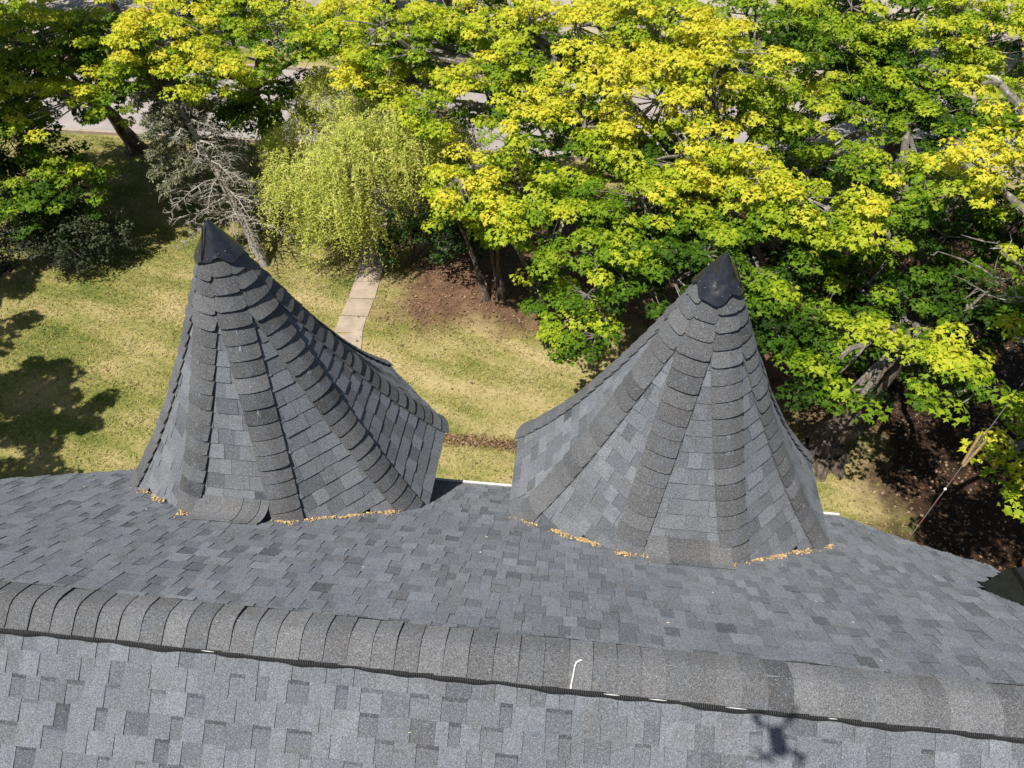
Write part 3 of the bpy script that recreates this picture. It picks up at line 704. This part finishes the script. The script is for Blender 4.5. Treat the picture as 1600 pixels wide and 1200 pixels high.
tree('maple_tree', 'dark-trunked green maple standing at the road kerb on the right', (10.2, 24.0, 0), (10.2, 22.6, 3.0), [((7.01, 22.23, 5.05), (2.43, 1.91, 1.40), 0.46), ((9.45, 22.22, 4.79), (2.43, 1.87, 1.31), 0.46), ((11.28, 22.14, 5.78), (2.14, 1.70, 1.25), 0.50), ((7.76, 16.70, 4.04), (1.74, 1.23, 0.71), 0.42), ((8.72, 14.61, 4.44), (1.56, 1.17, 0.78), 0.30), ((6.16, 19.66, 3.92), (1.25, 1.12, 0.98), 0.42), ((9.78, 19.18, 4.34), (1.36, 1.07, 0.77), 0.40), ((9.53, 25.40, 5.33), (3.04, 2.13, 1.22), 0.42), ((6.65, 18.85, 3.51), (1.23, 0.97, 0.70), 0.36), ((7.78, 20.54, 4.33), (1.62, 1.26, 0.90), 0.42), ((9.56, 20.86, 4.45), (1.44, 1.17, 0.90), 0.44), ((6.84, 23.35, 5.72), (1.89, 1.42, 0.95), 0.46), ((10.99, 19.65, 4.53), (1.37, 1.11, 0.86), 0.38)],
    trunk_r=.36, ph=.4, group=GM)
tree('maple_tree', 'maple with big golden leaf clusters overhanging the right side yard', (11.6, 10.2, 0), (10.6, 10.6, 3.6), [((8.17, 15.04, 7.34), (0.76, 0.66, 0.57), 0.86), ((7.71, 13.21, 6.32), (0.85, 0.70, 0.55), 0.82), ((8.31, 13.93, 6.96), (0.73, 0.67, 0.61), 0.70), ((7.60, 9.82, 5.17), (0.49, 0.46, 0.43), 0.80), ((7.33, 8.52, 4.64), (0.41, 0.35, 0.29), 0.74), ((6.82, 7.55, 4.46), (0.35, 0.33, 0.32), 0.60), ((7.08, 7.10, 4.28), (0.39, 0.38, 0.37), 0.72), ((8.21, 11.40, 5.23), (0.70, 0.64, 0.59), 0.40), ((9.97, 13.59, 5.76), (1.51, 1.33, 1.14), 0.50), ((9.35, 10.06, 4.52), (1.24, 1.13, 1.01), 0.45), ((8.90, 8.39, 3.67), (0.97, 0.81, 0.65), 0.40), ((11.14, 11.55, 5.07), (1.41, 1.29, 1.17), 0.40), ((6.75, 6.5, 7.9), (1.2, 1.2, .8), .5), ((7.7, 9.3, 7.7), (1.1, 1.1, .7), .6), ((8.4, 6.6, 8.4), (1.7, 1.5, .9), .5), ((9.4, 10.6, 7.9), (1.4, 1.4, .9), .5), ((10.6, 8.2, 8.2), (1.8, 1.6, 1.0), .5)],
    trunk_r=.30, ph=3.1, group=GM, dens=4.0, per=60, extra=dead_twigs((8.2, 10.4, 5.4), [(6.15, 10.68, 6.1), (6.6, 10.3, 5.75), (6.9, 10.9, 6.2)], .028))
tree('maple_tree', 'yellow maple spreading over the road at the left', (-16.8, 23.4, 0), (-17.0, 22.4, 2.6), [((-15.46, 19.10, 5.33), (2.16, 1.76, 1.35), 0.56), ((-14.16, 17.74, 4.44), (1.50, 1.15, 0.80), 0.58), ((-16.14, 17.47, 4.10), (1.25, 1.03, 0.80), 0.45), ((-13.61, 19.56, 5.58), (1.44, 1.26, 1.08), 0.56), ((-18.52, 20.09, 5.20), (2.27, 1.99, 1.70), 0.42), ((-17.40, 17.23, 4.43), (1.58, 1.32, 1.06), 0.40), ((-12.72, 18.11, 4.79), (0.70, 0.62, 0.53), 0.50), ((-15.56, 20.52, 3.92), (1.39, 1.03, 0.67), 0.45), ((-17.53, 20.24, 3.85), (1.39, 1.03, 0.67), 0.42)],
    trunk_r=.28, ph=4.0, group=GM)
tree('maple_tree', 'yellow maple whose branches hang over the half dead spruce', (-11.6, 23.6, 0), (-11.0, 22.4, 3.0), [((-11.36, 18.60, 6.09), (1.36, 1.10, 0.85), 0.64), ((-9.85, 17.95, 5.59), (1.34, 1.05, 0.75), 0.64), ((-8.90, 19.54, 5.77), (1.67, 1.27, 0.88), 0.58), ((-9.05, 21.65, 3.64), (1.22, 0.96, 0.71), 0.50), ((-10.22, 19.96, 3.53), (1.07, 0.79, 0.50), 0.45), ((-8.33, 23.28, 4.43), (1.56, 1.35, 1.14), 0.50), ((-10.80, 21.06, 6.03), (2.03, 1.48, 0.92), 0.54), ((-11.94, 17.85, 5.70), (0.75, 0.68, 0.60), 0.60), ((-12.60, 22.23, 2.48), (1.95, 1.36, 0.78), 0.28), ((-10.10, 22.18, 2.17), (1.19, 0.90, 0.61), 0.30), ((-13.95, 22.63, 3.00), (1.30, 1.04, 0.78), 0.34)],
    trunk_r=.28, ph=5.2, group=GM)
tree('maple_tree', 'slender maple with several stems rising from the bare soil', (-2.2, 16.0, 0), (-3.0, 16.6, 2.6), [((-3.04, 16.36, 2.81), (1.03, 0.81, 0.58), 0.62), ((-3.61, 17.34, 3.25), (1.05, 0.86, 0.66), 0.64), ((-1.71, 16.03, 2.91), (1.01, 0.80, 0.59), 0.60), ((-0.78, 14.12, 1.95), (0.68, 0.58, 0.48), 0.45), ((-2.39, 16.74, 3.10), (0.86, 0.69, 0.51), 0.60)],
    ph=6.1, group=GM, twig_r=.009, stems=[((-2.45, 16.0, 0), (-3.3, 16.6, 2.4), .085), ((-2.1, 16.1, 0), (-2.5, 16.7, 2.4), .08), ((-1.95, 16.05, 0), (-2.2, 16.4, 2.3), .075)])
BG = [('broad green maple beyond the road, behind the willow', (-6.4, 33.0), 5.4, .44, 7.0), ('tall maple at the far left beyond the road', (-22.5, 33.8), 5.6, .30, 7.5), ('dark green maple beyond the road, behind the yellow spruce-side maple', (-14.0, 34.5), 6.4, .22, 8.0),
      ('leafy maple beyond the road, behind the big yellow maple', (2.6, 33.4), 6.0, .40, 7.6), ('green maple beyond the road at the far right', (19.0, 34.0), 5.4, .42, 7.2), ('maple beyond the road, behind the dark-trunked maple', (11.5, 35.5), 6.6, .38, 8.2)]
for i, (lab, (bx, by), h, yl, hh) in enumerate(BG):
    hh += 1.3
    tree('maple_tree', lab, (bx, by, 0), (bx, by, 2.8), [((bx, by - .6, hh - .6), (3.0, 2.4, 1.5), yl + .1), ((bx - 2.2, by - 1.2, hh - 2), (2.2, 2.0, 1.2), yl), ((bx + 2.3, by - 1.0, hh - 2.2), (2.2, 2.0, 1.2), yl), ((bx + .3, by - 2.2, hh - 3.4), (2.2, 1.6, 1.0), yl - .1)],
         trunk_r=.3, ph=7 + i, group='maples beyond the road', dens=2.6, per=30, lsize=.16, full=False, crad=.5, gap=-.7)
for i, (bx, by, hh, yl, lab) in enumerate(((-28.5, 35.5, 6.4, .3, 'deep green maple on the gravel lot, outermost on the side of the low bush'), (-20.5, 38.0, 6.0, .34, 'green maple on the gravel lot behind the tall maple beyond the road'),
        (-10.5, 39.0, 5.6, .4, 'maple on the gravel lot behind the yellow maple that overhangs the spruce'), (1.5, 39.5, 5.6, .42, 'maple on the gravel lot behind the big yellow maple'), (23.5, 40.0, 6.0, .4, 'maple on the gravel lot beyond the golden side-yard maple'))):
    tree('maple_tree', lab, (bx, by, 0), (bx, by, 2.2), [((bx, by, hh - .8), (2.8, 2.2, 1.4), yl), ((bx - 2.2, by - .8, hh - 2.4), (2.0, 1.6, 1.2), yl), ((bx + 2.2, by - .8, hh - 2.4), (2.0, 1.6, 1.2), yl)], trunk_r=.26, ph=21 + i, group='maples on the gravel lot', dens=2.2, per=26, lsize=.19, crad=.55, gap=-.8)
# off to the left of the view: its shade lies on the lawn
tree('maple_tree', 'maple standing near the left end of the house, shading the lawn', (-17.6, 8.0, 0), (-17.0, 7.8, 4.0), [((-14.6, 8.0, 6.6), (1.6, 1.1, .8), .5), ((-16.4, 7.4, 7.0), (1.9, 1.4, 1.1), .5), ((-16.2, 9.2, 6.4), (1.5, .8, .7), .5), ((-14.4, 6.2, 6.4), (1.2, .7, .6), .5), ((-18.2, 10.4, 6.6), (1.5, 1.2, .8), .5), ((-18.6, 12.6, 6.2), (1.5, 1.0, .8), .5)], trunk_r=.3, ph=9.4, dens=2.4, lsize=.16, group=GM, gap=-.3)

tree('maple_tree', 'tall green maple added out of view at the far left to shade the lawn behind the spruce', (-19.5, 14.6, 0), (-17.5, 14.8, 6.4), [((-15.7, 16.6, 9.3), (1.8, 1.6, .9), .36), ((-17.6, 16.2, 9.6), (2.0, 1.8, 1.1), .34), ((-16.0, 18.6, 8.8), (1.8, 1.4, .9), .34)], trunk_r=.34, ph=11.2, dens=3.0, per=60, lsize=.13, group=GM, gap=-.7)  # unseen tree, added so that its high crown shades the lawn
# shrubs
def shrub(name, label, base, blobs, leafm, dens, per, ls, ph, gap=-.5, group='shrubs round the lawn'):
    return tree(name, label, base, (base[0], base[1], .5), blobs, dens=dens, per=per, lsize=ls, trunk_r=.06, full=False, ph=ph, gap=gap, group=group, cat='shrub', leafm=leafm, crad=.26, flat=.8, twig_r=.006)
tree('young_maple', 'low bright green maple bush at the left edge of the lawn', (-16.4, 17.6, 0), (-16.3, 17.5, .9), [((-16.4, 18.0, 2.96), (1.5, 1.2, .9), .30), ((-14.85, 17.05, 2.45), (1.15, .9, .7), .36), ((-16.0, 16.3, 2.2), (1.3, 1.0, .8), .40), ((-17.9, 17.3, 2.5), (1.4, 1.2, 1.0), .30), ((-15.6, 16.9, 1.5), (1.3, 1.0, .9), .12)], trunk_r=.10, ph=3.7, cat='tree', group=GM, gap=-.6)
shrub('dark_shrub', 'dark fine-leaved shrub under the low maple bush', (-15.0, 16.2, 0), [((-14.9, 16.3, .95), (1.1, .9, .95), .35), ((-16.0, 15.8, .9), (1.2, .8, .9), .25), ((-14.2, 16.8, .8), (.8, .7, .8), .3), ((-17.2, 15.8, .9), (1.1, .8, .9), .3)], 'oliveleaf', 8, 34, .075, .9)
shrub('dark_shrub', 'glossy dark green shrub beside the concrete path', (-4.9, 17.7, 0), [((-4.90, 17.37, 1.19), (0.91, 0.85, 0.80), 0.50), ((-5.40, 17.21, 0.81), (0.57, 0.54, 0.50), 0.45), ((-3.96, 17.47, 1.19), (0.85, 0.77, 0.68), 0.40), ((-2.93, 17.58, 1.19), (0.85, 0.75, 0.64), 0.35)], 'darkleaf', 7, 24, .095, 1.9)

# weeping willow
def willow(base):
    bx, by = base; root = tag(empty('willow_tree', (bx, by, 0)), 'weeping willow with pale yellow-green trailing strands over the path', 'tree')
    wd = MB(); wd.tube(bez(np.array([bx, by, -.1]), np.array([bx + .1, by - .1, 1.2]), np.array([bx - .1, by - .2, 2.7]), 9), np.linspace(.22, .13, 9), 8)
    C, N, D, S, A = [], [], [], [], []
    domes = [((-7.55, 18.46, 3.1), (1.4, 1.2, 1.0)), ((-5.9, 19.6, 3.5), (1.6, 1.3, 1.0)), ((-4.5, 19.2, 3.0), (1.2, 1.1, .9)), ((-7.9, 17.2, 2.5), (1.0, .9, .8)), ((-6.4, 17.3, 2.5), (1.2, 1.0, .8)), ((-6.8, 16.8, 1.8), (.9, .7, .6)), ((-7.0, 20.0, 4.0), (1.4, 1.2, .8)), ((-4.51, 17.44, 4.27), (1.1, 1.0, .8)), ((-5.96, 17.10, 3.82), (1.0, 1.0, .8))]
    for (c, r) in domes:
        c, r = np.array(c), np.array(r); lim = bez(np.array([bx - .1, by - .2, 2.6]), (np.array([bx, by, 3.2]) + c) / 2 + np.array([0, 0, .4]), c + np.array([0, 0, .6 * r[2]]), 8); wd.tube(lim, np.linspace(.08, .03, 8), 6)
        for _ in range(int(500 * r[0])):
            d = rng.normal(size=3); d /= np.linalg.norm(d); d[2] = abs(d[2]) * 1.0
            if sines((c + d * r)[None], 3.1, 2.)[0] < -.22 or sines((c + d * r)[None], 6.3, 4.)[0] < -.45: continue
            p = c + d * r * random.uniform(.7, 1.05); L = random.uniform(.4, 1.5); nn = int(L / .034); out = np.array([d[0], d[1], 0]) + rng.normal(size=3) * .45
            tt = np.linspace(0, 1, nn)[:, None]; zz = L * (tt ** 1.4); pth = p + out * .5 * np.sqrt(tt + .02) + np.array([0, 0, -1]) * zz + np.array([0, 0, .18]) * np.sin(tt * 2.2)
            pth[:, 0] += .04 * np.sin(tt[:, 0] * 7 + random.random() * 6); pth = pth[pth[:, 2] > .25]
            if len(pth) < 5: continue
            if random.random() < .22: wd.tube(pth[::6], .004, 4, cap=False)
            m = len(pth); sd_ = rng.normal(size=(m, 3)); sd_[:, 2] = -.7
            C.append(pth); D.append(sd_); N.append(rng.normal(size=(m, 3)) * .8 + np.array([-.4, -.7, 1.0])); S.append(rng.uniform(.07, .13, m)); A.append(np.clip(np.full(m, random.gauss(.5, .2)) + rng.normal(size=m) * .12, 0, 1))
    tpl = (np.array([(0, 0, 0), (.11, .45, 0), (0, 1, -.05), (-.11, .45, 0)], float), np.array([(0, 1, 2), (0, 2, 3)]))
    V, T, A_ = leaves_mesh(np.concatenate(C), np.concatenate(N), np.concatenate(D), np.concatenate(S), np.concatenate(A), tpl=tpl); TRI[0] += len(T)
    put('crown', V, T, M['willow'], root, attrs={'tint': A_}); wd.build('trunk', M['bark'], root)
willow((-7.0, 19.4))

# half dead spruce, leaning to the left, bare lower whorls and grey-green needles higher up
def spruce(base, top):
    base, top = np.array(base, float), np.array(top, float); root = tag(empty('spruce_tree', base), 'leaning half dead spruce with bare silvery lower branches', 'tree')
    wd = MB(); tr = bez(base + np.array([0, 0, -.1]), (base + top) / 2 + np.array([.25, 0, .3]), top, 24); wd.tube(tr, np.linspace(.15, .04, 24), 8)
    C, N, D, S, A = [], [], [], [], []
    for i in range(70):
        f = .22 + .76 * i / 69; p = tr[int(f * 23)]; a = i * 2.4 + random.uniform(-.4, .4); live = f > .52 and (math.cos(a - R(165)) > -.15 or f > .8) 
        L = (1.75 if live else 1.9) * (1.1 - .65 * f) * random.uniform(.65, 1.2); dr_ = np.array([math.cos(a), math.sin(a), .12 if not live else .02])
        e = p + dr_ * L + np.array([0, 0, -.18 * L]); pp = bez(p, (p + e) / 2 + np.array([0, 0, .14 * L]), e, 8); pp[1:] += rng.normal(size=(7, 3)) * .018; wd.tube(pp, np.linspace(.030, .008, 8), 5)
        for k in range(1, 8):
            for sg in (-1, 1):
                q = pp[k]; side = np.array([-dr_[1], dr_[0], 0]) * sg; l2 = L * random.uniform(.15, .36) * (1.1 - k / 10); e2 = q + (side * .8 + dr_ * .6) * l2 + np.array([0, 0, random.uniform(-.12, .03)])
                m2 = (q + e2) / 2 + rng.normal(size=3) * .03; wd.tube([q, m2, e2], [.012, .009, .004], 4, cap=False)
                if not live:
                    for _ in range(4):
                        h = q + (e2 - q) * random.uniform(.3, 1); e3 = h + rng.normal(size=3) * .07; wd.tube([h, e3], [.007, .003], 4, cap=False)
                else:
                    nn = 90; t_ = rng.random(nn); pts = q + (e2 - q) * t_[:, None] * 1.15 + rng.normal(size=(nn, 3)) * .045
                    C.append(pts); D.append(rng.normal(size=(nn, 3)) + (e2 - q) / (l2 + .01)); N.append(rng.normal(size=(nn, 3)) + np.array([0, 0, 1.2])); S.append(rng.uniform(.06, .12, nn)); A.append(np.clip(rng.normal(.5, .22, nn), 0, 1))
    tpl = (np.array([(0, 0, 0), (.16, .5, 0), (0, 1, 0), (-.16, .5, 0)], float), np.array([(0, 1, 2), (0, 2, 3)]))
    V, T, A_ = leaves_mesh(np.concatenate(C), np.concatenate(N), np.concatenate(D), np.concatenate(S), np.concatenate(A), tpl=tpl); TRI[0] += len(T)
    put('crown', V, T, M['needle'], root, attrs={'tint': A_}); wd.build('trunk', M['palebark'], root)
spruce((-9.44, 16.9, 0), (-12.0, 18.6, 5.6))

# ------------------------------------------------------------------ small things
# service cable from the side wall up into the golden maple, with clamps
cab = tag(empty('service_cable', (3.1, 4.0, 5.0)), 'thin service cable with red tape and tan wooden grips running from the side wall', 'cable')
c0, c1 = np.array([3.1, 3.9, 4.9]), np.array([10.3, 9.9, 9.0]); c1 = np.array([4.49, 5.35, 5.36]) + (np.array([5.28, 6.31, 6.21]) - np.array([4.49, 5.35, 5.36])) * 5.2
pA = np.array([4.49, 5.35, 5.36])
b = MB(); P = [c0, (c0 + pA) / 2 + np.array([0, 0, -.02])] + [pA + (c1 - pA) * f for f in np.linspace(0, 1, 12)]; b.tube(P, .006, 6); b.build('wire', M['cable'], cab)
dv = (c1 - pA) / np.linalg.norm(c1 - pA)
for f0, f1 in ((.0, .02), (.16, .22), (.36, .42), (.60, .64)):
    L = 1.505; b = MB(); b.tube([pA + dv * f0 * L, pA + dv * f1 * L], .0085, 6); b.build('red_tape', M['red'], cab)
b = MB(); q = pA + dv * .78; b.tube([q - dv * .02, q - dv * .01, q + dv * .01, q + dv * .02], [.005, .016, .016, .005], 8); b.build('insulator', M['caulk'], cab)
for k, (off, a, L) in enumerate(((-.028, 1.16, .50), (.03, 1.14, .47))):
    sdv = np.cross(dv, (0, 0, 1.)); sdv /= np.linalg.norm(sdv); q = pA + dv * a + sdv * off * .4; e = q + dv * L + sdv * off * 1.2
    b = MB(); b.tube([q, q + (e - q) * .3, q + (e - q) * .8, e], [.013, .020, .018, .010], 6); b.build('wooden_grip', M['wood'], cab)
# terracotta pot by the side roof
def lathe(prof_, k=20):
    V = []; n_ = len(prof_)
    for r, z in prof_:
        for j in range(k): V.append((r * math.cos(2 * math.pi * j / k), r * math.sin(2 * math.pi * j / k), z))
    Q = [(i * k + j, i * k + (j + 1) % k, (i + 1) * k + (j + 1) % k, (i + 1) * k + j) for i in range(n_ - 1) for j in range(k)]
    return np.array(V), np.array(Q)
V, Q = lathe([(.0, 0), (.17, 0), (.25, .36), (.29, .36), (.29, .44), (.24, .44), (.22, .30), (0, .30)])
pot = tag(empty('plant_pot', (9.75, 8.35, 0)), 'round terracotta plant pot on the shaded ground', 'pot'); put('pot_body', V + np.array([9.75, 8.35, 0]), Q, M['terracotta'], pot, smooth=False)
# the drone that takes the picture: its shadow lies on the near slope
Dm = Matrix.Rotation(YAW, 4, 'Z'); drone = tag(empty('camera_drone', (0, 0, CAM_H)), 'small four-rotor camera drone hovering over the ridge', 'drone')
def dput(nm, b):
    V = np.concatenate(b.V) * .85; V = V @ np.array(Dm.to_3x3()).T + np.array([0, 0, CAM_H]); b.V = [V]; return b.build(nm, M['drone'], drone)
b = MB(); b.add([(x * (.030 if y in (-.21, -.02) else .046), y, .03 + z * (.022 if y in (-.21, -.02) else .032)) for y in (-.21, -.17, -.07, -.02) for x, z in ((-1, -1), (1, -1), (1, 1), (-1, 1))],
    [(i * 4 + j, i * 4 + (j + 1) % 4, i * 4 + 4 + (j + 1) % 4, i * 4 + 4 + j) for i in range(3) for j in range(4)] + [(0, 3, 2, 1), (12, 13, 14, 15)]); dput('body', b)
b = MB(); b.box((-.022, -.05, -.012), (.022, -.012, .02)); dput('gimbal', b)
for sx, y0, y1 in ((-1, -.05, .03), (1, -.05, .03), (-1, -.17, -.23), (1, -.17, -.23)):
    b = MB(); b.tube([(sx * .03, y0, .045), (sx * .13, y1, .055)], .014, 6); dput('arm', b)
    b = MB(); b.tube([(sx * .13, y1, .04), (sx * .13, y1, .085)], .020, 8); dput('motor', b)
    for q in (0, math.pi):
        a = random.random() * 3 + q; c_, s_ = math.cos(a), math.sin(a); b = MB(); V = []
        for r_, hw in ((.008, .008), (.04, .016), (.085, .007)):
            for sg in (-1, 1): V.append((sx * .13 + c_ * r_ - s_ * hw * sg, y1 + s_ * r_ + c_ * hw * sg, .088 + .003 * sg))
        b.add(V, [(0, 1, 3, 2), (2, 3, 5, 4)]); dput('rotor_blade', b)

# ------------------------------------------------------------------ grass and litter
def soilmask(x, y):
    a = np.minimum(np.minimum(x + 5.4, y - 14.6), 22. - y); b1 = np.minimum(x - 6.9, 22 - y); b2 = np.minimum(np.minimum(x - 4., y - 11.8), 22.5 - y); return np.maximum(a, np.maximum(b1, b2))
n = 340000; X = rng.uniform(-24, 9, n); Y = rng.uniform(7.5, 24.3, n); m = soilmask(X, Y) + rng.normal(size=n) * .5 < .2
m &= ~((np.abs(X - np.interp(Y, [12.6, 14.3, 15.85, 17.3, 19.3, 21.6, 24.4], [-5.75, -6.1, -6.1, -6.2, -6.5, -6.9, -7.2])) < .41) & (Y > 12.6))
dens = (np.sin(X * .9 + Y * 2.1) + np.sin(X * 2.3 - Y * 3.7 + 1) + np.sin(Y * 5.1 + X * .7)) / 3; m &= rng.random(n) < .65 + .35 * dens
X, Y = X[m], Y[m]; n = len(X); a = rng.uniform(0, 6.28, n); hgt = rng.uniform(.03, .09, n); wd_ = rng.uniform(.006, .016, n); lean = rng.normal(size=(n, 2)) * .06
V = np.zeros((n, 3, 3)); V[:, 0, 0] = X - np.cos(a) * wd_; V[:, 0, 1] = Y - np.sin(a) * wd_; V[:, 1, 0] = X + np.cos(a) * wd_; V[:, 1, 1] = Y + np.sin(a) * wd_; V[:, 2, 0] = X + lean[:, 0]; V[:, 2, 1] = Y + lean[:, 1]; V[:, 2, 2] = hgt
tag(put('grass', V.reshape(-1, 3), np.arange(n * 3).reshape(-1, 3), M['blade'], None, (0, 0, 0), {'tint': rng.random(n)}), 'short dry and green grass of the lawn', 'grass', kind='stuff')
n = 17000; X = rng.uniform(-5.5, 13, n); Y = rng.uniform(7, 22, n); m = soilmask(X, Y) + rng.normal(size=n) * .6 > .1
X2 = rng.uniform(-3.6, .4, 700); Y2 = 10.62 - .02 * X2 + rng.normal(size=700) * .09; X3 = rng.uniform(-22, 6, 900); Y3 = rng.uniform(8, 23, 900)
X = np.concatenate([X[m], X2, X3]); Y = np.concatenate([Y[m], Y2, Y3]); n = len(X)
V, T, A = leaves_mesh(np.stack([X, Y, rng.uniform(.02, .06, n)], 1), rng.normal(size=(n, 3)) * .35 + np.array([0, 0, 1]), rng.normal(size=(n, 3)), rng.uniform(.04, .085, n), rng.random(n), False)
tag(put('leaf_litter', V, T, M['litter'], None, (0, 0, 0), {'tint': A}), 'brown fallen leaves scattered over soil and lawn', 'leaf litter', kind='stuff')
print('leaf tris', TRI[0], 'objects', len(bpy.data.objects))
